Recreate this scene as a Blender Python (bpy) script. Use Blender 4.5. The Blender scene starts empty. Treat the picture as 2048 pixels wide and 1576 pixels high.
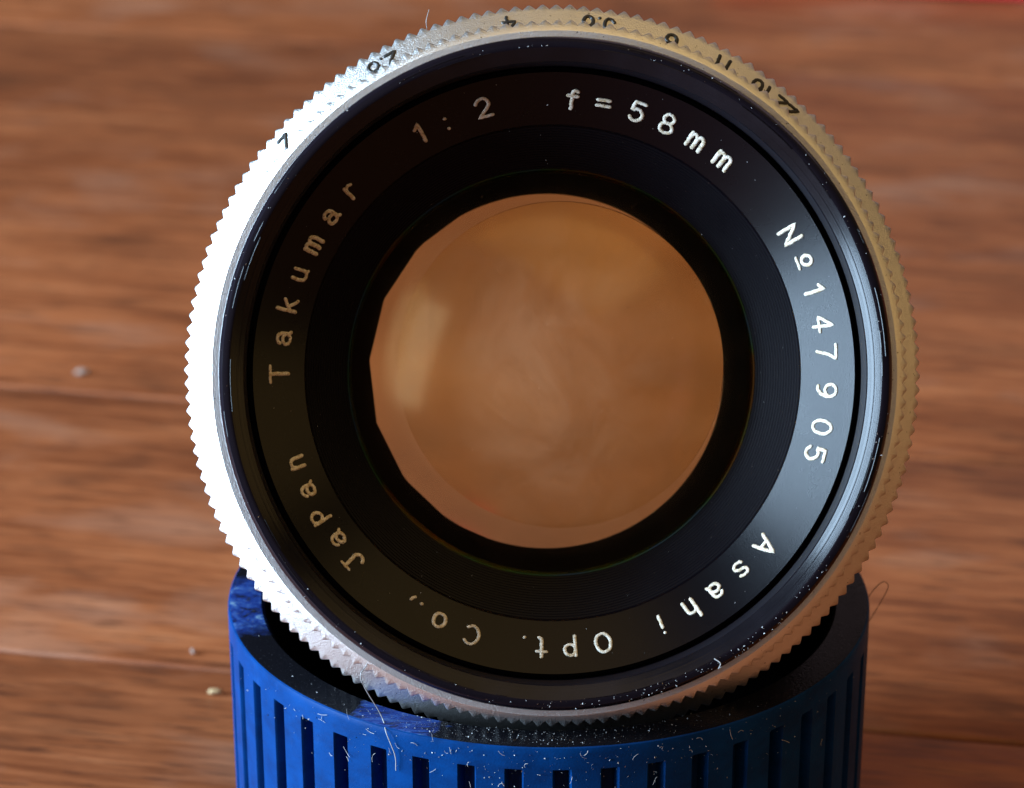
import bpy, bmesh, math, random
import numpy as np
from mathutils import Vector, Matrix
random.seed(7)
S = bpy.context.scene
COL = S.collection
S.unit_settings.scale_length = 0.01          # one unit is one centimetre
PI = math.pi

# ------------------------------------------------------------------ camera
ELEV = math.radians(23.0)
DIST = 28.0
FPX = 261.0 * DIST                            # focal length in pixels of a 2048 wide frame
LENS_C = Vector((0, 0, 5.16))                 # middle of the lens front
cam = bpy.data.objects.new('camera', bpy.data.cameras.new('camera'))
COL.objects.link(cam)
fw = Vector((-0.01176693, 0.91823471, -0.39586179)); rr = Vector((0.9999179, 0.01281367, 0)); uu = Vector((-0.00507244, 0.39582929, 0.9183101))
M = Matrix((rr, uu, -fw)).transposed().to_4x4()
M.translation = LENS_C + Vector((0, -25.7741359, 10.9404716))
cam.matrix_world = M
cam.data.sensor_width = 36.0
cam.data.lens = FPX / 2048 * 36.0
cam.data.clip_start = 0.5
cam.data.clip_end = 2000
cam.data.dof.use_dof = True
cam.data.dof.focus_distance = DIST + 0.1
cam.data.dof.aperture_fstop = cam.data.lens * 1e-3 / (2 * 0.125)
S.camera = cam

# ------------------------------------------------------------------ light
S.view_settings.view_transform = 'Standard'
S.view_settings.look = 'None'
S.view_settings.exposure = 0.0
S.view_settings.gamma = 1.0
W = bpy.data.worlds.new('World'); S.world = W; W.use_nodes = True
bg = W.node_tree.nodes['Background']
bg.inputs[0].default_value = (1.0, 0.76, 0.66, 1); bg.inputs[1].default_value = 0.05

def area(name, direction, dist, sx, sy, radiance, color, target=LENS_C, up=None):
    l = bpy.data.lights.new(name, 'AREA'); l.shape = 'RECTANGLE'; l.size = sx; l.size_y = sy
    l.energy = radiance * PI * sx * sy
    l.color = color
    o = bpy.data.objects.new(name, l); COL.objects.link(o)
    d = Vector(direction).normalized()
    o.location = target + d * dist
    o.rotation_euler = d.to_track_quat('Z', 'Y').to_euler()
    if up is not None:                       # lean the opening over
        y = Vector(up); y = (y - d * y.dot(d)).normalized()
        o.rotation_euler = Matrix((y.cross(d), y, d)).transposed().to_euler()
    return o
area('window_light', (-0.955, -0.19, 0.15), 70, 36, 80, 42.0, (0.54, 0.76, 1.0), up=(0, 0.39, 0.92))
area('side_ghost_light', (-0.67, -0.64, 0.36), 70, 13, 42, 4.6, (0.74, 0.84, 1.0))  # added lamp for the pale crescent in the glass, source unknown
area('ceiling_lamp', (0.22, -0.14, 0.95), 70, 80, 84, 0.92, (1.0, 0.66, 0.24))
area('warm_room_light', (0.95, -0.18, 0.26), 80, 46, 42, 0.90, (1.0, 0.62, 0.20))
area('far_sheen_light', (0.34, 0.86, 0.34), 120, 90, 40, 0.40, (0.97, 0.72, 0.82))  # added lamp that lays a lavender sheen on the far wood
area('room_fill', (-0.25, -0.85, 0.50), 95, 60, 50, 0.20, (0.84, 0.78, 1.0))  # added cool fill for the ring lip and the lettering
S.cycles.caustics_reflective = False
S.cycles.caustics_refractive = False
S.cycles.max_bounces = 16
S.cycles.transmission_bounces = 12
S.cycles.sample_clamp_indirect = 4.0

# ------------------------------------------------------------------ helpers
def link(name, me, parent=None, mat=None, **props):
    o = bpy.data.objects.new(name, me); COL.objects.link(o)
    if mat: me.materials.append(mat)
    if parent: o.parent = parent
    for k, v in props.items(): o[k] = v
    return o

def empty(name, loc, **props):
    o = bpy.data.objects.new(name, None); COL.objects.link(o); o.location = loc
    o.empty_display_size = 0.5
    for k, v in props.items(): o[k] = v
    return o

def mesh_from(verts, faces, name='m', smooth=True, sharp=35, fix=True):
    me = bpy.data.meshes.new(name); me.from_pydata([tuple(v) for v in verts], [], faces); me.update()
    if fix:
        bm = bmesh.new(); bm.from_mesh(me)
        bmesh.ops.recalc_face_normals(bm, faces=bm.faces); bm.to_mesh(me); bm.free()
    if smooth:
        me.polygons.foreach_set('use_smooth', [True] * len(me.polygons))
        me.set_sharp_from_angle(angle=math.radians(sharp))
    return me

def lathe(prof, n=192, closed=False, sharp=35, flip=False):
    """revolve a profile of (r, z) round the z axis; r = 0 makes a pole"""
    V = []; rows = []
    for r, z in prof:
        if r < 1e-6:
            rows.append([len(V)] * n); V.append((0, 0, z))
        else:
            rows.append(list(range(len(V), len(V) + n)))
            V += [(r * math.cos(2 * PI * k / n), r * math.sin(2 * PI * k / n), z) for k in range(n)]
    F = []
    pr = list(zip(rows, rows[1:]))
    if closed: pr.append((rows[-1], rows[0]))
    for a, b in pr:
        for k in range(n):
            q = [a[k], a[(k + 1) % n], b[(k + 1) % n], b[k]]
            q = list(dict.fromkeys(q))
            if len(q) > 2: F.append(q[::-1] if flip else q)
    return mesh_from(V, F, sharp=sharp, fix=closed or prof[0][0] == 0)

def knurl(rows, N, seed, closed=False):
    """like lathe; rows are (r, z, tooth amplitude, z drop per unit of tooth)"""
    rnd = random.Random(seed)
    jit = [rnd.uniform(0.88, 1.06) for _ in range(N)]
    pat = [(0.0, 0.0), (0.40, 0.93), (0.5, 1.0), (0.60, 0.93)]
    m = len(pat); n = N * m
    V = []
    for r, z, a, dz in rows:
        for k in range(N):
            for f, h in pat:
                t = 2 * PI * (k + f) / N; q = r + a * h * jit[k]
                V.append((q * math.cos(t), q * math.sin(t), z + dz * h * jit[k]))
    F = []
    for i in range(len(rows) - 1):
        for k in range(n):
            F.append([i * n + k, (i + 1) * n + k, (i + 1) * n + (k + 1) % n, i * n + (k + 1) % n])
    if closed:
        i = len(rows) - 1
        for k in range(n): F.append([i * n + k, k, (k + 1) % n, i * n + (k + 1) % n])
    return mesh_from(V, F, sharp=28, fix=closed)

def tube_into(V, F, pts, rad, nseg=6, nrm=None, flat=1.0, taper=False):
    """append a round-ended tube along pts; with nrm given its section is squashed along that direction"""
    pts = [Vector(p) for p in pts]
    if len(pts) == 1: pts = [pts[0] - Vector((1e-4, 0, 0)), pts[0] + Vector((1e-4, 0, 0))]
    P = []; T = []
    for i, p in enumerate(pts):
        a = pts[max(0, i - 1)]; b = pts[min(len(pts) - 1, i + 1)]
        t = (b - a)
        T.append(t.normalized() if t.length > 1e-9 else Vector((1, 0, 0)))
    ring = []
    for s, c in ((-0.95, 0.30), (-0.6, 0.8)): ring.append((pts[0] + T[0] * rad * s, T[0], rad * c))
    for p, t in zip(pts, T): ring.append((p, t, rad))
    for s, c in ((0.6, 0.8), (0.95, 0.30)): ring.append((pts[-1] + T[-1] * rad * s, T[-1], rad * c))
    base = len(V)
    for p, t, q in ring:
        n = Vector(nrm) if nrm is not None else (Vector((0, 0, 1)) if abs(t.z) < 0.9 else Vector((1, 0, 0)))
        s = t.cross(n)
        s = s.normalized() if s.length > 1e-6 else Vector((0, 1, 0))
        n2 = s.cross(t).normalized()
        for j in range(nseg):
            a = 2 * PI * j / nseg
            V.append(p + s * (math.cos(a) * q) + n2 * (math.sin(a) * q * flat))
    for i in range(len(ring) - 1):
        for j in range(nseg):
            F.append([base + i * nseg + j, base + i * nseg + (j + 1) % nseg, base + (i + 1) * nseg + (j + 1) % nseg, base + (i + 1) * nseg + j])
    F.append([base + j for j in range(nseg)][::-1])
    e = base + (len(ring) - 1) * nseg
    F.append([e + j for j in range(nseg)])

# ------------------------------------------------------------------ materials
class Mat:
    def __init__(s, name):
        s.m = bpy.data.materials.new(name); s.m.use_nodes = True
        s.t = s.m.node_tree; s.n = s.t.nodes; s.l = s.t.links
        s.b = s.n['Principled BSDF']; s.out = s.n['Material Output']
        s.tc = s.n.new('ShaderNodeTexCoord')
    def set(s, **k):
        for a, v in k.items():
            i = s.b.inputs[a.replace('_', ' ')]
            if hasattr(v, 'is_output'): s.l.new(v, i)
            else: i.default_value = v if not isinstance(v, tuple) else (*v, 1)[:4]
        return s
    def new(s, typ, ins=(), **props):
        n = s.n.new(typ)
        for k, v in props.items(): setattr(n, k, v)
        for k, v in dict(ins).items():
            if hasattr(v, 'is_output'): s.l.new(v, n.inputs[k])
            else: n.inputs[k].default_value = v
        return n
    def mapping(s, scale=(1, 1, 1), loc=(0, 0, 0), src=None):
        n = s.new('ShaderNodeMapping', {'Scale': scale, 'Location': loc})
        s.l.new(src or s.tc.outputs['Object'], n.inputs['Vector']); return n.outputs[0]
    def noise(s, vec, scale, detail=4, rough=0.55, dist=0.0):
        n = s.new('ShaderNodeTexNoise', {'Vector': vec, 'Scale': scale, 'Detail': detail, 'Roughness': rough, 'Distortion': dist})
        return n.outputs['Fac']
    def ramp(s, fac, stops):
        n = s.new('ShaderNodeValToRGB', {'Fac': fac}); c = n.color_ramp
        while len(c.elements) < len(stops): c.elements.new(0.5)
        for e, (p, v) in zip(c.elements, stops):
            e.position = p; e.color = (*v, 1) if isinstance(v, tuple) else (v, v, v, 1)
        return n.outputs[0]
    def mix(s, fac, a, b, mode='MIX'):
        n = s.new('ShaderNodeMix', data_type='RGBA', blend_type=mode)
        for i, v in ((0, fac), (6, a), (7, b)):
            if hasattr(v, 'is_output'): s.l.new(v, n.inputs[i])
            else: n.inputs[i].default_value = v if i == 0 else (*v, 1)
        return n.outputs[2]
    def math(s, op, a, b=0.0, clamp=False):
        n = s.new('ShaderNodeMath', operation=op, use_clamp=clamp)
        for i, v in ((0, a), (1, b)):
            if hasattr(v, 'is_output'): s.l.new(v, n.inputs[i])
            else: n.inputs[i].default_value = v
        return n.outputs[0]
    def bump(s, h, strength, dist=0.01):
        n = s.new('ShaderNodeBump', {'Height': h, 'Strength': strength, 'Distance': dist})
        s.l.new(n.outputs[0], s.b.inputs['Normal'])

def satin_metal(name, base, rough):
    m = Mat(name)
    o = m.tc.outputs['Object']
    f = m.noise(o, 95, 2, 0.6)
    big = m.noise(o, 2.2, 4)
    col = m.mix(m.math('MULTIPLY', m.ramp(big, [(0.45, 0.0), (0.75, 1.0)]), 0.25), base, tuple(c * 0.72 for c in base))
    spot = m.ramp(m.noise(o, 34, 1), [(0.20, 0.35), (0.28, 1.0)])
    col = m.mix(1.0, col, spot, 'MULTIPLY')
    m.set(Base_Color=col, Metallic=1.0, Roughness=m.math('ADD', m.math('MULTIPLY', f, 0.16), rough - 0.08))
    m.bump(f, 0.5, 0.010)
    return m.m
M_SATIN = satin_metal('satin_chrome', (0.90, 0.89, 0.87), 0.37)

def black(name, base, rough, spec=0.5, grain=60, bump=0.12, metallic=0.0, vary=0.22):
    m = Mat(name); o = m.tc.outputs['Object']
    f = m.noise(o, grain, 3)
    rg = m.math('ADD', m.math('MULTIPLY', m.noise(o, 3.0, 5), vary), rough - vary / 2)
    m.set(Base_Color=base, Roughness=rg, Specular_IOR_Level=spec, Metallic=metallic)
    m.bump(f, bump, 0.01)
    return m.m
M_BEZEL = black('black_gloss_enamel', (0.005, 0.0035, 0.006), 0.20, 0.34, 40, 0.05)
M_NAME = black('black_satin_anodised', (0.0016, 0.0011, 0.0022), 0.28, 0.21, 80, 0.08, 0.0, 0.06)
M_BAFFLE = black('black_ribbed_anodised', (0.0025, 0.002, 0.0035), 0.40, 0.12, 80, 0.08)
M_THREAD = black('black_thread_paint', (0.005, 0.004, 0.006), 0.42, 0.14, 60, 0.05)
M_MATT = black('black_matt_paint', (0.006, 0.005, 0.006), 0.75, 0.15, 60, 0.05)
M_BLADE = black('dark_steel_blade', (0.004, 0.004, 0.005), 0.6, 0.12, 60, 0.05)
def polished():
    m = Mat('worn_polished_bevel'); o = m.tc.outputs['Object']
    # fine turning lines: the radius drives a one-dimensional noise
    sx = m.new('ShaderNodeSeparateXYZ', {'Vector': o})
    rad = m.math('SQRT', m.math('ADD', m.math('MULTIPLY', sx.outputs[0], sx.outputs[0]), m.math('MULTIPLY', sx.outputs[1], sx.outputs[1])))
    cv = m.new('ShaderNodeCombineXYZ', {'X': rad, 'Y': 0.0, 'Z': sx.outputs[2]}).outputs[0]
    l = m.noise(cv, 120, 3)
    w = m.noise(o, 1.6, 4)
    m.set(Base_Color=m.mix(m.ramp(w, [(0.35, 0.0), (0.65, 1.0)]), (0.0035, 0.003, 0.004), (0.007, 0.006, 0.008)), Metallic=0.0, Specular_IOR_Level=0.22,
          Roughness=m.math('ADD', m.math('MULTIPLY', l, 0.2), 0.08))
    m.bump(l, 0.25, 0.006)
    return m.m
M_POLISH = polished()

def retain():
    m = Mat('edge_glint_tint'); o = m.tc.outputs['Object']  # green and amber window glint of the glass edge, put into the colour
    f = m.noise(o, 1.4, 3)
    m.set(Base_Color=m.ramp(f, [(0.38, (0.17, 0.085, 0.02)), (0.50, (0.06, 0.13, 0.035)), (0.62, (0.05, 0.085, 0.13))]), Metallic=1.0, Roughness=0.22)
    return m.m
M_RETAIN = retain()

def paint(name, a, b, rough=0.55):
    m = Mat(name); o = m.tc.outputs['Object']
    f = m.noise(o, 26, 4, 0.65)
    g = m.noise(o, 90, 2)
    col = m.mix(m.ramp(f, [(0.40, 0.0), (0.66, 1.0)]), a, b)
    col = m.mix(m.ramp(g, [(0.60, 0.0), (0.70, 1.0)]), col, (0.05, 0.035, 0.02))
    m.set(Base_Color=col, Roughness=rough); m.bump(f, 0.5, 0.012)
    return m.m
M_LETTER = paint('cream_engraving_paint', (0.86, 0.80, 0.68), (0.55, 0.42, 0.24))
M_NUMERAL = paint('black_engraving_paint', (0.012, 0.011, 0.010), (0.02, 0.018, 0.015), 0.35)

def coated_glass(name, tint, coat, ior, cr, hz=0.0, film=0.0):
    m = Mat(name); m.n.remove(m.b)
    rf = m.new('ShaderNodeBsdfRefraction', {'Color': (*tint, 1), 'Roughness': hz, 'IOR': ior})
    gl = m.new('ShaderNodeBsdfGlossy', {'Color': (*coat, 1), 'Roughness': cr})
    fr = m.new('ShaderNodeFresnel', {'IOR': ior})
    mx = m.new('ShaderNodeMixShader', {0: fr.outputs[0], 1: rf.outputs[0], 2: gl.outputs[0]})
    last = mx.outputs[0]
    if film > 0:
        # uneven film: haze and fine dust, its amber also paints brightness into the glass
        o = m.tc.outputs['Object']
        c = m.ramp(m.noise(o, 1.7, 5, 0.6, 0.8), [(0.34, 0.35), (0.66, 1.0)])
        d = m.ramp(m.noise(o, 48, 2), [(0.70, 0.0), (0.76, 1.5)])
        # the haze and its painted brightness sit in the middle, thinning towards the mount
        sx = m.new('ShaderNodeSeparateXYZ', {'Vector': o})
        rad = m.math('SQRT', m.math('ADD', m.math('MULTIPLY', sx.outputs[0], sx.outputs[0]), m.math('MULTIPLY', sx.outputs[1], sx.outputs[1])))
        fade = m.new('ShaderNodeMapRange', {'Value': rad, 'From Min': 1.15, 'From Max': 1.40, 'To Min': 1.0, 'To Max': 0.08}).outputs[0]
        c = m.math('MULTIPLY', c, fade)
        df = m.new('ShaderNodeBsdfDiffuse', {'Color': (1.0, 0.58, 0.32, 1)})
        m2 = m.new('ShaderNodeMixShader', {0: m.math('MULTIPLY', m.math('ADD', c, d), film), 1: last, 2: df.outputs[0]})
        last = m2.outputs[0]
    m.l.new(last, m.out.inputs['Surface'])
    return m.m
M_GLASS1 = coated_glass('amber_coated_glass', (1.0, 0.97, 0.86), (1.0, 0.72, 0.34), 1.5, 0.15, 0.0, 0.15)
M_GLASS2 = coated_glass('violet_coated_glass', (1.0, 0.98, 0.91), (0.36, 0.22, 0.60), 1.5, 0.15, 0.17)
M_GLASS3 = coated_glass('ghost_circle_glass', (1.0, 0.96, 0.83), (0.9, 0.5, 0.22), 1.5, 0.16, 0.05)

def wood():
    m = Mat('worn_oiled_wood'); o = m.tc.outputs['Object']
    oi = m.new('ShaderNodeObjectInfo')
    off = m.new('ShaderNodeVectorMath', {0: o}, operation='ADD')
    cx = m.new('ShaderNodeCombineXYZ', {'X': m.math('MULTIPLY', oi.outputs['Random'], 60.0), 'Y': 0.0, 'Z': m.math('MULTIPLY', oi.outputs['Random'], 31.0)})
    m.l.new(cx.outputs[0], off.inputs[1]); v = off.outputs[0]
    broad = m.noise(m.mapping((0.13, 0.62, 0.9), src=v), 1.0, 6, 0.62, 0.9)
    streak = m.noise(m.mapping((0.16, 3.2, 1.0), src=v), 1.0, 6, 0.62, 0.5)
    fine = m.noise(m.mapping((0.85, 8.5, 1.0), src=v), 1.0, 6, 0.66, 0.3)
    pore = m.noise(m.mapping((1.5, 20.0, 1.0), src=v), 1.0, 3, 0.55)
    blot = m.noise(m.mapping((0.42, 0.8, 1.0), src=v), 1.0, 4, 0.55, 0.3)
    mixv = m.math('ADD', m.math('MULTIPLY', broad, 0.36), m.math('ADD', m.math('MULTIPLY', streak, 0.24), m.math('MULTIPLY', fine, 0.40)))
    col = m.ramp(mixv, [(0.32, (0.095, 0.024, 0.009)), (0.44, (0.20, 0.053, 0.016)), (0.54, (0.315, 0.094, 0.031)), (0.70, (0.48, 0.180, 0.070))])
    col = m.mix(m.ramp(blot, [(0.54, 0.0), (0.74, 0.50)]), col, (0.36, 0.18, 0.11))
    col = m.mix(m.ramp(blot, [(0.28, 0.65), (0.46, 0.0)]), col, (0.085, 0.026, 0.010))
    col = m.mix(m.ramp(pore, [(0.34, 0.65), (0.45, 0.0)]), col, (0.045, 0.014, 0.007))
    m.set(Base_Color=col, Roughness=m.math('ADD', m.math('MULTIPLY', fine, 0.25), 0.36), Specular_IOR_Level=0.34)
    m.bump(m.math('ADD', fine, m.math('MULTIPLY', pore, 0.6)), 0.25, 0.02)
    return m.m
M_WOOD = wood()

def cap_blue():
    m = Mat('blue_plastic'); o = m.tc.outputs['Object']
    f = m.noise(o, 3, 5); g = m.noise(o, 55, 3)
    sp = m.noise(m.mapping((26, 26, 10)), 1.0, 2)
    col = m.mix(m.ramp(f, [(0.35, 0.0), (0.7, 1.0)]), (0.0002, 0.027, 0.115), (0.0002, 0.037, 0.155))
    col = m.mix(m.ramp(sp, [(0.72, 0.0), (0.80, 0.5)]), col, (0.06, 0.10, 0.26))
    scr = m.noise(m.mapping((9, 9, 1.2)), 1.0, 5, 0.7, 1.2)
    col = m.mix(m.ramp(scr, [(0.62, 0.0), (0.72, 0.30)]), col, (0.03, 0.09, 0.26))
    grime = m.noise(m.mapping((2.2, 2.2, 4.0)), 1.0, 6, 0.7)
    col = m.mix(m.ramp(grime, [(0.46, 0.0), (0.68, 0.55)]), col, (0.002, 0.012, 0.05))
    m.set(Base_Color=col, Roughness=m.math('ADD', m.math('MULTIPLY', f, 0.2), 0.32), Specular_IOR_Level=0.06)
    m.bump(g, 0.18, 0.01)
    return m.m
M_BLUE = cap_blue()

def cap_rim(cap_r, z):
    """dark rim face with two worn fibrous patches where the blue plastic shows"""
    m = Mat('scuffed_dark_rim'); o = m.tc.outputs['Object']
    def patch(ang, r0, r1, sc, rot):
        p = (math.cos(ang) * cap_r * 0.945, math.sin(ang) * cap_r * 0.945, z)
        d = m.new('ShaderNodeVectorMath', {0: o, 1: p}, operation='DISTANCE').outputs['Value']
        w = m.math('ADD', d, m.math('MULTIPLY', m.math('SUBTRACT', m.noise(o, 4.5, 4), 0.5), 0.7))
        return m.new('ShaderNodeMapRange', {'Value': w, 'From Min': r0, 'From Max': r1, 'To Min': 1.0, 'To Max': 0.0}).outputs[0]
    p1 = patch(math.radians(186), 0.38, 0.62, 1, 0)
    p2 = patch(math.radians(242), 0.26, 0.36, 1, 0)
    mask = m.math('MAXIMUM', p1, p2)
    mp = m.new('ShaderNodeMapping', {'Scale': (4.5, 20, 8), 'Rotation': (0, 0, math.radians(25))})
    m.l.new(o, mp.inputs['Vector'])
    fib = m.noise(mp.outputs[0], 1.0, 6, 0.75, 0.5)
    cl = m.noise(o, 7.5, 6, 0.70, 0.5)
    tex = m.mix(p1, fib, cl)
    wear = m.ramp(tex, [(0.36, (0.008, 0.008, 0.014)), (0.49, (0.010, 0.030, 0.16)), (0.59, (0.03, 0.075, 0.24)), (0.72, (0.18, 0.28, 0.36))])
    fleck = m.ramp(m.noise(o, 30, 3), [(0.62, 0.0), (0.70, 1.0)])
    wear = m.mix(m.math('MULTIPLY', fleck, 0.4), wear, (0.16, 0.17, 0.10))
    dust = m.ramp(m.noise(o, 60, 2), [(0.68, 0.0), (0.74, 1.0)])
    col = m.mix(mask, (0.005, 0.005, 0.007), wear)
    col = m.mix(m.math('MULTIPLY', dust, 0.18), col, (0.30, 0.29, 0.30))
    m.set(Base_Color=col, Specular_IOR_Level=0.06, Roughness=m.math('ADD', m.math('MULTIPLY', m.noise(o, 9, 4), 0.2), m.math('ADD', 0.14, m.math('MULTIPLY', mask, 0.3))))
    m.bump(m.math('ADD', m.noise(o, 45, 3), m.math('MULTIPLY', m.math('MULTIPLY', tex, mask), 2.5)), 0.16, 0.02)
    return m.m

def plain(name, col, rough=0.7, metallic=0.0, grain=20):
    m = Mat(name); f = m.noise(m.tc.outputs['Object'], grain, 3)
    m.set(Base_Color=m.mix(f, tuple(c * 0.8 for c in col), col), Roughness=rough, Metallic=metallic)
    m.bump(f, 0.2, 0.01)
    return m.m
M_RED = plain('red_card', (0.62, 0.003, 0.020), 0.95)
M_DUST = plain('pale_dust', (0.45, 0.44, 0.43), 0.8)
M_LINT = plain('pale_lint', (0.36, 0.35, 0.34), 0.7)
M_HAIR = plain('brown_hair', (0.10, 0.035, 0.02), 0.5)
M_CRUMB = plain('straw_crumb', (0.55, 0.37, 0.18), 0.7)
M_PALE = plain('pale_fluff', (0.36, 0.27, 0.22), 0.9)

# ------------------------------------------------------------------ table of planks
TROT = math.radians(-10.4)
table = empty('wooden_table', (0, 4.38, 0), label='brown worn wooden table of wide planks under the blue cap', category='table')
table.rotation_euler.z = TROT
PW = 6.15
def plank_mesh(seed, w):
    rnd = random.Random(seed)
    L, h, g, c = 64.0, 1.8, 0.018, 0.028
    sec = [(-w / 2 + g, -h), (-w / 2 + g, -c), (-w / 2 + g + c * 0.5, -c * 0.25), (-w / 2 + g + c * 1.6, 0), (w / 2 - g - c * 1.6, 0), (w / 2 - g - c * 0.5, -c * 0.25), (w / 2 - g, -c), (w / 2 - g, -h)]
    V = []; F = []; n = 60
    for i in range(n + 1):
        x = -L / 2 + L * i / n
        a = rnd.uniform(-0.012, 0.012); b = rnd.uniform(-0.012, 0.012)
        for k, (y, z) in enumerate(sec): V.append((x, y + (a if k < 4 else b), z))
    m = len(sec)
    for i in range(n):
        for k in range(m):
            F.append([i * m + k, i * m + (k + 1) % m, (i + 1) * m + (k + 1) % m, (i + 1) * m + k])
    F.append(list(range(m))); F.append([n * m + k for k in range(m)][::-1])
    return mesh_from(V, F, sharp=50)
EDGES = [-34.0, -24.0, -15.5, -7.5, 0.0, PW, 19.0, 30.0, 39.0, 50.0]
for i, (e0, e1) in enumerate(zip(EDGES, EDGES[1:])):
    p = link('plank', plank_mesh(40 + i, e1 - e0), table, M_WOOD)
    p.location = (18.0, (e0 + e1) / 2, random.uniform(-0.02, 0.0))

# red flat thing at the back of the table
def slab(sx, sy, sz, bev):
    bm = bmesh.new(); bmesh.ops.create_cube(bm, size=1.0)
    bmesh.ops.scale(bm, vec=(sx, sy, sz), verts=bm.verts)
    bmesh.ops.bevel(bm, geom=bm.edges[:], offset=bev, segments=2, affect='EDGES', profile=0.6)
    me = bpy.data.meshes.new('m'); bm.to_mesh(me); bm.free()
    return me
RROT = math.radians(-6.8)
red = link('red_mat', slab(26, 16, 0.35, 0.08), None, M_RED, label='bright red mat lying flat at the far back of the wooden table', category='mat')
red.rotation_euler.z = RROT
red.location = (16.2, 33.3, 0.19)

# ------------------------------------------------------------------ blue fluted cap
CAP_R = 2.652; CAP_H = 2.60; CAP_IN = CAP_R * 0.885
cap = empty('blue_cap', (-0.045, 1.375, 0), label='dark blue fluted plastic cap with scuffed rim standing open side up under the lens', category='cap')
def cap_wall():
    N = 45; fw_ = 0.33                       # grooves, share of the pitch a groove takes
    D = 0.13
    zs = [0.0, 0.05, CAP_H - 0.235, CAP_H - 0.205, CAP_H - 0.19, CAP_H - 0.06, CAP_H - 0.025, CAP_H - 0.008, CAP_H]
    rim = [0, 0, 0, 0, 0, 0, 0.002, 0.007, 0.018]
    gro = [1, 1, 1, 0.85, 0.0, 0, 0, 0, 0]
    pat = [(0.0, 0), (0.5 - fw_ / 2 - 0.035, 0), (0.5 - fw_ / 2, 0.15), (0.5 - fw_ / 2 + 0.03, 1), (0.5, 1.05), (0.5 + fw_ / 2 - 0.03, 1), (0.5 + fw_ / 2, 0.15), (0.5 + fw_ / 2 + 0.035, 0)]
    m = len(pat); n = N * m; V = []; F = []
    for z, b, g in zip(zs, rim, gro):
        for k in range(N):
            for f, d in pat:
                t = 2 * PI * (k + f + 0.56) / N
                r = CAP_R - b - d * D * g - (CAP_H - z) * 0.012
                V.append((r * math.cos(t), r * math.sin(t), z))
    for i in range(len(zs) - 1):
        for k in range(n): F.append([i * n + k, i * n + (k + 1) % n, (i + 1) * n + (k + 1) % n, (i + 1) * n + k])
    return mesh_from(V, F, sharp=32, fix=False)
link('outer_wall', cap_wall(), cap, M_BLUE)
link('rim_face', lathe([(CAP_R - 0.018, CAP_H), (CAP_R - 0.045, CAP_H + 0.004), (CAP_IN + 0.03, CAP_H + 0.004), (CAP_IN, CAP_H - 0.02), (CAP_IN, CAP_H - 0.06)], 240, flip=True), cap, cap_rim(CAP_R, CAP_H))
link('inner_wall', lathe([(CAP_IN, CAP_H - 0.06), (CAP_IN - 0.03, CAP_H - 0.4), (CAP_IN - 0.05, 0.22), (CAP_IN - 0.12, 0.15), (0, 0.15)], 160, flip=True), cap, M_MATT)

# ------------------------------------------------------------------ the camera lens
YAW = math.radians(2.2); PITCH = math.radians(0.6)
ax = Vector((0, -math.cos(ELEV - PITCH), math.sin(ELEV - PITCH)))
ax = Matrix.Rotation(YAW, 3, 'Z') @ ax
lx = Vector((0, 0, 1)).cross(ax).normalized(); ly = ax.cross(lx)
lens = empty('camera_lens', LENS_C, label='old silver and black camera lens propped on the blue cap facing the viewer', category='camera lens')
LM = Matrix((lx, ly, ax)).transposed().to_4x4(); LM.translation = LENS_C
lens.matrix_world = LM
def PX(px, z): return px * (DIST - z) / FPX    # radius that reads as px pixels at depth z

NT = 168
# rear toothed ring with the aperture numbers (its conical face shows behind the front ring)
RB = PX(727, -0.42)
SB = -0.95
def zB(r): return -0.42 + (r - RB) * SB
A_B = 0.040
ring_b = link('aperture_ring', knurl([(2.58, zB(2.58), 0, 0), (RB - 0.02, zB(RB - 0.02), 0, 0), (RB - 0.006, zB(RB - 0.006), A_B * 0.9, A_B * SB * 0.9), (RB, zB(RB) - 0.012, A_B, A_B * SB), (RB, -0.95, A_B, 0), (RB - 0.05, -1.0, 0, 0), (2.43, -1.0, 0, 0), (2.43, -0.48, 0, 0), (2.54, -0.46, 0, 0), (2.54, -0.30, 0, 0)], NT, 3, True), lens, M_SATIN)
# front toothed ring
RA = PX(697, 0.0); A_A = 0.040; SA = -0.80
def zA(r): return 0.0 + (r - RA) * SA
RL = PX(690, 0.1)
ring_a = link('preset_ring', knurl([(2.51, 0.02, 0, 0), (2.515, zA(RL) + 0.004, 0, 0), (2.55, zA(RL) + 0.006, 0, 0), (RL - 0.010, zA(RL) + 0.006, 0, 0), (RL, zA(RL), 0, 0), (RA - 0.02, zA(RA - 0.02), 0, 0), (RA - 0.006, zA(RA - 0.006), A_A * 0.9, A_A * SA * 0.9), (RA, -0.010, A_A, A_A * SA), (RA, -0.36, A_A, 0), (RA - 0.04, -0.385, 0, 0), (2.51, -0.385, 0, 0)], NT, 5, True), lens, M_SATIN)

# black front ring: gloss ridge, worn polished bevel, thread groove
RO = PX(677, 0.30)
bez = link('front_bezel', lathe([(RO - 0.01, 0.0), (RO, 0.06), (RO, 0.20), (RO - 0.012, 0.262), (RO - 0.035, 0.293), (RO - 0.082, 0.302), (RO - 0.092, 0.298)], 256, flip=True), lens, M_BEZEL)
R1 = RO - 0.092
link('bevel', lathe([(R1, 0.298), (R1 - 0.006, 0.294), (R1 - 0.050, 0.258), (R1 - 0.054, 0.256), (R1 - 0.098, 0.217), (R1 - 0.105, 0.20)], 256, flip=True, sharp=12), bez, M_POLISH)
thread = [(R1 - 0.105, 0.20)]
for k in range(7):
    z = 0.15 - k * 0.055
    thread += [(R1 - 0.085, z), (R1 - 0.105, z - 0.025)]
thread += [(R1 - 0.10, -0.46), (2.30, -0.46)]
link('filter_thread', lathe(thread, 224, flip=True, sharp=25), bez, M_THREAD)

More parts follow.
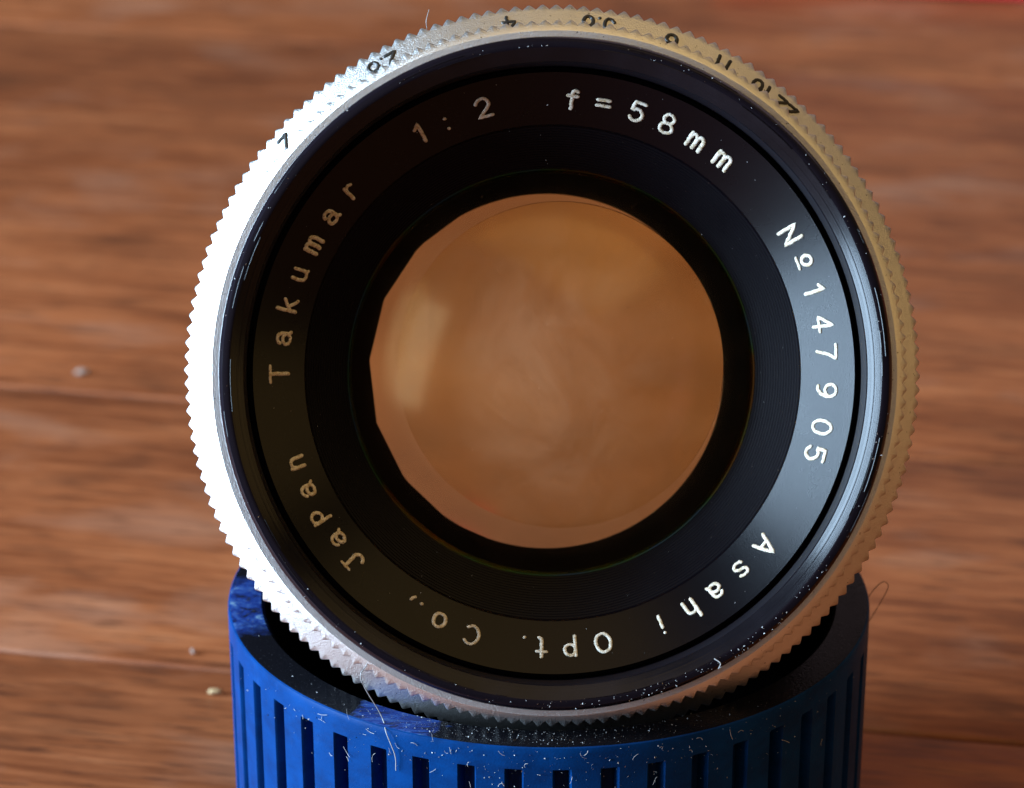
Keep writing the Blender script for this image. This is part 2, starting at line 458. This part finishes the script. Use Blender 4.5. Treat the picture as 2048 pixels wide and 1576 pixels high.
# conical name ring
Z0 = -0.17; RN0 = PX(602, Z0); RN1 = PX(497, -0.455); Z1 = -0.455
SLOPE = (Z0 - Z1) / (RN0 - RN1); BETA = math.atan(SLOPE)
def zN(r): return Z1 + (r - RN1) * SLOPE
name = link('name_ring', lathe([(RN0 + 0.003, -0.46), (RN0 + 0.003, Z0 - 0.004), (RN0, Z0), (RN1, Z1), (RN1 - 0.012, Z1 - 0.02)], 256, flip=True, sharp=20), lens, M_NAME)
# stepped baffle
st = [(RN1 - 0.012, Z1 - 0.02)]
RB1 = PX(408, -0.86); nst = 17
for k in range(nst):
    r0 = RN1 - 0.012 + (RB1 - RN1 + 0.012) * k / nst; r1 = RN1 - 0.012 + (RB1 - RN1 + 0.012) * (k + 1) / nst
    z0 = Z1 - 0.02 + (-0.86 - Z1 + 0.02) * k / nst; z1 = Z1 - 0.02 + (-0.86 - Z1 + 0.02) * (k + 1) / nst
    st += [(r0 - 0.004, z0 - 0.75 * (z0 - z1)), (r0 - 0.012, z1 + 0.002), (r1, z1)]
link('stepped_baffle', lathe(st, 224, flip=True, sharp=20), lens, M_BAFFLE)
link('retaining_ring', lathe([(RB1, -0.86), (RB1 - 0.004, -0.87), (RB1 - 0.014, -0.872), (RB1 - 0.034, -0.892), (RB1 - 0.040, -0.90)], 224, flip=True, sharp=20), lens, M_RETAIN)
# barrel outside and black inside
link('barrel', lathe([(2.36, -0.9), (2.42, -1.0), (2.42, -2.3), (2.30, -2.4), (2.30, -3.4), (2.05, -3.5), (2.02, -4.38), (1.95, -4.42), (1.45, -4.42), (1.45, -4.3), (1.45, -2.9), (1.62, -2.4), (1.62, -1.3), (RB1 + 0.05, -1.25), (RB1, -0.90), (RB1, -0.86)], 160, sharp=30), lens, M_MATT)

# glass
def sphere_cap(R, a, z_edge, n, sign):
    """profile from the pole to radius a of a surface of curvature radius R bulging towards sign z"""
    out = []
    for k in range(n + 1):
        r = a * k / n
        s = math.sqrt(R * R - a * a)
        out.append((r, z_edge + sign * (math.sqrt(R * R - r * r) - s)))
    return out
def blacken(o):
    # lens edges are ground and painted black
    o.data.materials.append(M_MATT)
    for p in o.data.polygons:
        if abs(p.normal.z) < 0.3: p.material_index = 1
AE = RB1 - 0.004
fe = sphere_cap(2.85, AE, -0.90, 32, 1) + [(AE, -1.22)] + sphere_cap(3.12, AE, -1.22, 32, 1)[::-1]
blacken(link('front_element', lathe(fe, 192, sharp=30), lens, M_GLASS1))
ce = sphere_cap(3.12, 1.24, -1.023, 26, 1) + [(1.24, -1.075)] + sphere_cap(4.6, 1.24, -1.075, 26, 1)[::-1]
ceo = link('ghost_circle_element', lathe(ce, 160, sharp=30), lens, M_GLASS3)  # added element; its rim and amber tint draw the ghost circle
ceo.location = (0.075, 0.06, -0.012)
re_ = sphere_cap(4.9, 1.44, -2.42, 24, 1) + [(1.44, -2.70)] + sphere_cap(4.9, 1.44, -2.70, 24, -1)[::-1]
blacken(link('rear_element', lathe(re_, 160, sharp=30), lens, M_GLASS2))
# iris: thin blades whose straight edges show on one side, and a round stop behind them
NB = 18; AP = 1.362; ICX = 0.026
iris = link('iris_stop', lathe([(1.615, -2.06), (1.362, -2.06), (1.355, -2.07), (1.362, -2.08), (1.615, -2.08)], 192, closed=True), lens, M_MATT)
for k in range(NB):
    t = 2 * PI * (k + 0.3) / NB; h = PI / NB * 1.25
    zc = -2.0 + 0.012 * (k % 2)
    V = []; F = []
    half = AP * math.tan(h)
    loc = [(AP, -half), (AP, 0), (AP, half), (1.575, half * 1.12), (1.60, 0), (1.575, -half * 1.12)]
    for dz in (0.0, 0.008):
        for x, y in loc:
            V.append((ICX + x * math.cos(t) - y * math.sin(t), x * math.sin(t) + y * math.cos(t), zc + dz))
    m = len(loc)
    F = [list(range(m))[::-1], [m + j for j in range(m)]] + [[j, (j + 1) % m, m + (j + 1) % m, m + j] for j in range(m)]
    link('iris_blade', mesh_from(V, F, smooth=False), lens, M_BLADE)

# ------------------------------------------------------------------ engraved writing
def arc(cx, cy, rx, ry, a0, a1, n=12):
    return [(cx + rx * math.cos(math.radians(a0 + (a1 - a0) * k / n)), cy + ry * math.sin(math.radians(a0 + (a1 - a0) * k / n))) for k in range(n + 1)]
def ell(cx, cy, rx, ry): return arc(cx, cy, rx, ry, 90, 450, 20)
G = {
 'A': [[(-.34, 0), (0, 1), (.34, 0)], [(-.21, .36), (.21, .36)]],
 's': [arc(0, .53, .23, .17, 30, 270, 10) + arc(0, .18, .25, .18, 90, -150, 10)[1:]],
 'a': [arc(0, .50, .22, .20, 165, 0, 8) + [(.22, .12), (.30, .02)], ell(-.01, .21, .23, .20)],
 'h': [[(-.22, 0), (-.22, 1)], arc(0, .44, .22, .24, 180, 0, 8) + [(.22, 0)]],
 'i': [[(0, 0), (0, .66)], [(0, .93)]],
 'O': [ell(0, .5, .33, .48)],
 'p': [[(-.22, -.04), (-.22, .96)], ell(.02, .66, .24, .29)],
 't': [[(.14, .02), (.02, .06), (0, .14), (0, 1)], [(-.21, .74), (.21, .74)]],
 '.': [[(0, .04)]],
 ',': [[(.05, .1), (.03, 0), (-.07, -.10)]],
 'C': [arc(0, .5, .34, .48, 48, 312, 18)],
 'o': [ell(0, .38, .27, .36)],
 'J': [[(-.12, .98), (.36, .98)], [(.14, .98), (.14, .28)] + arc(-.08, .28, .22, .27, 0, -170, 9)[1:]],
 'n': [[(-.22, 0), (-.22, .7)], arc(0, .42, .22, .26, 180, 0, 8) + [(.22, 0)]],
 'T': [[(-.36, .97), (.36, .97)], [(0, .97), (0, 0)]],
 'k': [[(-.20, 0), (-.20, 1)], [(.24, .68), (-.18, .30)], [(-.04, .43), (.27, 0)]],
 'u': [[(-.22, .7), (-.22, .25)] + arc(0, .25, .22, .24, 180, 360, 8)[1:], [(.22, .7), (.22, .0), (.28, 0)]],
 'm': [[(-.32, 0), (-.32, .7)], arc(-.16, .48, .16, .21, 180, 0, 8) + [(0, 0)], arc(.16, .48, .16, .21, 180, 0, 8) + [(.32, 0)]],
 'r': [[(-.14, 0), (-.14, .7)], arc(.06, .44, .20, .25, 180, 50, 7)],
 '1': [[(0.04, 0), (0.04, 1), (-.18, .76)]],
 '˙': [[(0, .62)]],
 '2': [arc(0, .69, .29, .29, 165, -25, 12) + [(.12, .38), (-.28, .02), (.34, .02)]],
 'f': [[(0, 0), (0, .84)] + arc(.12, .84, .12, .13, 180, 30, 5)[1:], [(-.2, .68), (.22, .68)]],
 '=': [[(-.28, .66), (.28, .66)], [(-.28, .36), (.28, .36)]],
 '5': [[(.28, .98), (-.2, .98), (-.25, .56)] + arc(0, .33, .29, .31, 130, -150, 14)],
 '8': [ell(0, .74, .23, .24), ell(0, .26, .29, .26)],
 'N': [[(-.30, 0), (-.30, 1), (.30, 0), (.30, 1)]],
 'º': [ell(0, .66, .22, .26), [(-.26, .18), (.26, .18)]],
 '4': [[(.13, 0), (.13, 1), (-.30, .30), (.36, .30)]],
 '7': [[(-.30, .98), (.30, .98), (.12, .6), (-.02, 0)]],
 '9': [ell(0, .69, .27, .28), arc(-.06, .62, .33, .60, 0, -100, 9)],
 '0': [ell(0, .5, .29, .48)],
 '6': [ell(0, .30, .27, .29), arc(.08, .38, .35, .60, 180, 85, 9)],
}
LC = (1110.0, 747.0)                           # where the ring centre sits, used to turn ring positions into angles
TXT = [('A', 1535, 1100), ('s', 1487, 1147), ('a', 1434, 1188), ('h', 1381, 1222), ('i', 1322, 1252), ('O', 1204, 1287), ('p', 1138, 1288), ('t', 1081, 1295),
       ('.', 1047, 1273), ('C', 940, 1270), ('o', 877, 1238), ('.', 842, 1205), (',', 826, 1192), ('J', 708, 1117), ('a', 677, 1073), ('p', 646, 1025), ('a', 619, 975), ('n', 595, 921),
       ('T', 557, 742), ('a', 567, 672), ('k', 575, 605), ('u', 600, 543), ('m', 629, 483), ('a', 664, 427), ('r', 702, 375),
       ('1', 846, 258), ('.', 898, 238), ('˙', 898, 238), ('2', 974, 210), ('f', 1152, 193), ('=', 1218, 201), ('5', 1284, 217), ('8', 1348, 242), ('m', 1405, 277), ('m', 1460, 316),
       ('N', 1593, 472), ('º', 1613, 527), ('1', 1640, 585), ('4', 1656, 650), ('7', 1663, 708), ('9', 1663, 785), ('0', 1654, 862), ('5', 1638, 915)]
HCAP = PX(45, -0.35); RBASE = PX(530, -0.35)
def resample(s, step=0.03):
    out = [s[0]]
    for a, b in zip(s, s[1:]):
        n = max(1, int(math.hypot(b[0] - a[0], b[1] - a[1]) / step / 3))
        out += [(a[0] + (b[0] - a[0]) * (k + 1) / n, a[1] + (b[1] - a[1]) * (k + 1) / n) for k in range(n)]
    return out
rl = random.Random(5)
def glyph(ch, theta, rbase, h, zfun, slope, rad, lift, upside=False, flat=0.5):
    V = []; F = []
    sb = math.atan(slope); rot = rl.uniform(-0.05, 0.05)
    for s in G[ch]:
        pts = []
        for u, v in resample(s):
            u, v = u * h + rl.uniform(-1, 1) * rad * 0.17, v * h + rl.uniform(-1, 1) * rad * 0.17
            u, v = u * math.cos(rot) - v * math.sin(rot), u * math.sin(rot) + v * math.cos(rot)
            if upside: u, v = -u, -v
            r = rbase + v * math.cos(sb) if not upside else rbase + v
            th = theta - u / r
            pts.append((r * math.cos(th), r * math.sin(th), zfun(r) + lift))
        nr = (-math.sin(sb) * math.cos(theta), -math.sin(sb) * math.sin(theta), math.cos(sb))
        tube_into(V, F, pts, rad * rl.uniform(0.92, 1.1), 8, nr, flat)
    return mesh_from(V, F, sharp=80)
for ch, x, y in TXT:
    th = math.atan2(LC[1] - y, x - LC[0])
    hv = 1.28 if ch == 'f' else 1.0
    link('letter' if ch.isalpha() else ('digit' if ch.isdigit() else 'punctuation_mark'), glyph(ch, th, RBASE, HCAP, zN, SLOPE, 0.0148 * (1.15 if ch in 'fmN' else 1), 0.003), name, M_LETTER)
# aperture numbers on the rear ring, feet outwards, tops hidden behind the front ring's teeth
NUM = [('2', 580, 268), ('2.8', 778, 120), ('4', 1029, 42), ('5.6', 1208, 40), ('8', 1352, 77), ('11', 1455, 124), ('16', 1533, 172), ('22', 1580, 212)]
HN = 0.14
for word, x, y in NUM:
    th = math.atan2(738 - y, x - 1110.0)
    adv = {'.': 0.065}; wid = [0.065 if c == '.' else (0.09 if c == '1' else 0.105) for c in word]
    tot = sum(wid); pos = -tot / 2
    for c, w in zip(word, wid):
        u = pos + w / 2; pos += w
        link('numeral', glyph(c, th + u / RB, RB - 0.043, HN, zB, -0.0 + SB, 0.0150, 0.004, True, 0.6), ring_b, M_NUMERAL)

# ------------------------------------------------------------------ dust, lint and hairs
def in_lens(r, th, z): return LM @ Vector((r * math.cos(th), r * math.sin(th), z))
rd = random.Random(11)
def speck(V, F, p, s):
    b = len(V)
    q = [Vector((rd.uniform(-1, 1), rd.uniform(-1, 1), rd.uniform(-1, 1))).normalized() * s * rd.uniform(0.6, 1.2) for _ in range(4)]
    V += [p + a for a in q]
    F += [[b, b + 1, b + 2], [b, b + 2, b + 3], [b, b + 3, b + 1], [b + 1, b + 3, b + 2]]
V = []; F = []
for _ in range(230):
    th = rd.uniform(0, 2 * PI)
    if rd.random() < 0.5: th = rd.gauss(math.radians(295), 0.35)
    r = rd.uniform(R1, RO - 0.02)
    speck(V, F, in_lens(r, th, 0.303), rd.choice([0.004, 0.005, 0.006, 0.010]))
for _ in range(90):
    th = rd.uniform(0, 2 * PI); r = rd.uniform(RN1 + 0.05, RN0)
    speck(V, F, in_lens(r, th, zN(r) + 0.004), rd.choice([0.003, 0.004, 0.006]))
for _ in range(60):
    th = rd.gauss(0, 1.4); k = rd.random(); r = RB1 + (RN1 - RB1) * k
    speck(V, F, in_lens(r, th, -0.86 + (Z1 + 0.86) * k + 0.015), rd.choice([0.004, 0.006]))
link('dust', mesh_from(V, F, smooth=False, fix=False), None, M_DUST, kind='stuff', label='white dust specks sprinkled over the black front of the lens')

# bright scuffs along the ridge of the black front ring
V = []; F = []
for _ in range(46):
    th = rd.uniform(0, 2 * PI); ln = rd.uniform(0.02, 0.22); r = rd.choice([R1 - 0.002, R1 + 0.03, RO - 0.035]) + rd.uniform(-0.006, 0.006)
    z = 0.301 if r < RO - 0.05 else 0.289
    tube_into(V, F, [LM.inverted() @ in_lens(r, th + ln * k / 6, z) for k in range(7)], rd.uniform(0.002, 0.004), 4)
link('scuff_marks', mesh_from(V, F), bez, M_POLISH, kind='stuff')

cc = Vector((cap.location.x, cap.location.y, 0))
def on_cap(th, z, out=0.004):
    r = CAP_R - (CAP_H - z) * 0.012 + out
    return cc + Vector((r * math.cos(th), r * math.sin(th), z))
V = []; F = []
for _ in range(300):
    th = rd.gauss(math.radians(268), 0.55); z = CAP_H - abs(rd.gauss(0.0, 0.22)) - 0.02
    speck(V, F, on_cap(th, z), rd.choice([0.003, 0.004, 0.005, 0.006, 0.010]))
for _ in range(420):
    th = rd.gauss(math.radians(265), 0.35); r = rd.uniform(CAP_IN + 0.02, CAP_R - 0.05)
    speck(V, F, cc + Vector((r * math.cos(th), r * math.sin(th), CAP_H + 0.006)), rd.choice([0.003, 0.004, 0.005, 0.009]))
for _ in range(42):
    th = rd.gauss(math.radians(268), 0.5); z = CAP_H - abs(rd.gauss(0.05, 0.25)) - 0.01
    p = on_cap(th, z, 0.008); ln = rd.uniform(0.02, 0.10); a = rd.uniform(0, 2 * PI); cv = rd.gauss(0, 1.6)
    tg = Vector((-math.sin(th), math.cos(th), 0)); up = Vector((0, 0, 1)); ou = Vector((math.cos(th), math.sin(th), 0))
    pts = [p]
    for k in range(6):
        pts.append(pts[-1] + (tg * math.cos(a) + up * math.sin(a)) * ln / 6 + ou * rd.uniform(0, 0.003)); a += cv / 6
    tube_into(V, F, pts, rd.uniform(0.0010, 0.0024), 4)
link('lint', mesh_from(V, F, smooth=False, fix=False), None, M_LINT, kind='stuff', label='pale lint and dust clinging to the front of the blue cap')

def hair(name, pts, rad, mat, label, category):
    # smooth the control points with a Catmull-Rom curve
    P = [Vector(p) for p in pts]; P = [P[0] * 2 - P[1]] + P + [P[-1] * 2 - P[-2]]
    out = []
    for i in range(1, len(P) - 2):
        a, b, c, d = P[i - 1:i + 3]
        for k in range(8):
            t = k / 8
            out.append(0.5 * (2 * b + (c - a) * t + (2 * a - 5 * b + 4 * c - d) * t * t + (3 * b - a - 3 * c + d) * t ** 3))
    out.append(P[-2])
    V = []; F = []; tube_into(V, F, out, rad, 6)
    o = link(name, mesh_from(V, F), None, mat, label=label, category=category)
    return o
rt = CAP_H + 0.02
hair('fibre', [in_lens(RA - 0.02, math.radians(236.5), 0.02), in_lens(RA + 0.10, math.radians(237), 0.05), cc + Vector((CAP_R * 0.97 * math.cos(math.radians(240)), CAP_R * 0.97 * math.sin(math.radians(240)), rt + 0.03)),
     on_cap(math.radians(242.5), CAP_H - 0.03, 0.03), on_cap(math.radians(244), CAP_H - 0.2, 0.03), on_cap(math.radians(244), CAP_H - 0.34, 0.02)], 0.0042, M_LINT,
     'long white fibre hanging from the silver teeth down over the blue cap', 'fibre')
a0 = math.radians(1)
hair('fibre', [on_cap(a0, CAP_H - 0.30, 0.0), on_cap(a0, CAP_H - 0.12, 0.09), on_cap(a0, CAP_H + 0.05, 0.16), on_cap(a0, CAP_H + 0.10, 0.12), on_cap(a0, CAP_H + 0.05, 0.06), on_cap(a0, CAP_H - 0.04, 0.0)], 0.0035, M_HAIR,
     'dark looped hair sticking out beside the shaded side of the blue cap', 'hair')
hair('fibre', [in_lens(RB + 0.03, math.radians(109.5), -0.6), in_lens(RB + 0.09, math.radians(109.2), -0.55), in_lens(RB + 0.17, math.radians(108.2), -0.6)], 0.0025, M_LINT,
     'thin pale hair standing up from the teeth on top of the lens', 'hair')
hair('fibre', [in_lens(R1 - 0.0, math.radians(298.5), 0.31), in_lens(R1 + 0.05, math.radians(299), 0.32), in_lens(R1 + 0.08, math.radians(298.3), 0.31), in_lens(RO - 0.01, math.radians(298.8), 0.30)], 0.0045, M_LINT,
     'short bent white fibre on the black ring at the lower front of the lens', 'fibre')

# crumbs on the table
def crumb(name, loc, sx, sy, sz, rot, mat, label, category, seed):
    rnd = random.Random(seed); bm = bmesh.new(); bmesh.ops.create_icosphere(bm, subdivisions=2, radius=1.0)
    for v in bm.verts: v.co *= rnd.uniform(0.62, 1.2)
    bmesh.ops.scale(bm, vec=(sx, sy, sz), verts=bm.verts)
    me = bpy.data.meshes.new('m'); bm.to_mesh(me); bm.free()
    me.polygons.foreach_set('use_smooth', [True] * len(me.polygons))
    o = link(name, me, None, mat, label=label, category=category)
    o.location = loc; o.rotation_euler.z = rot
crumb('wood_crumb', (-3.17, 4.47, 0.018), 0.080, 0.024, 0.022, 0.05, M_CRUMB, 'straw coloured elongated crumb on the table beside the blue cap', 'crumb', 1)
crumb('wood_crumb', (-3.45, 5.28, 0.02), 0.022, 0.05, 0.02, 0.3, M_PALE, 'tiny pale crumb on the table just beyond the plank joint', 'crumb', 2)
crumb('fluff_ball', (-5.33, 12.1, 0.02), 0.085, 0.05, 0.03, 0.2, M_PALE, 'blurred whitish tuft of fluff lying further back on the table', 'fluff', 3)
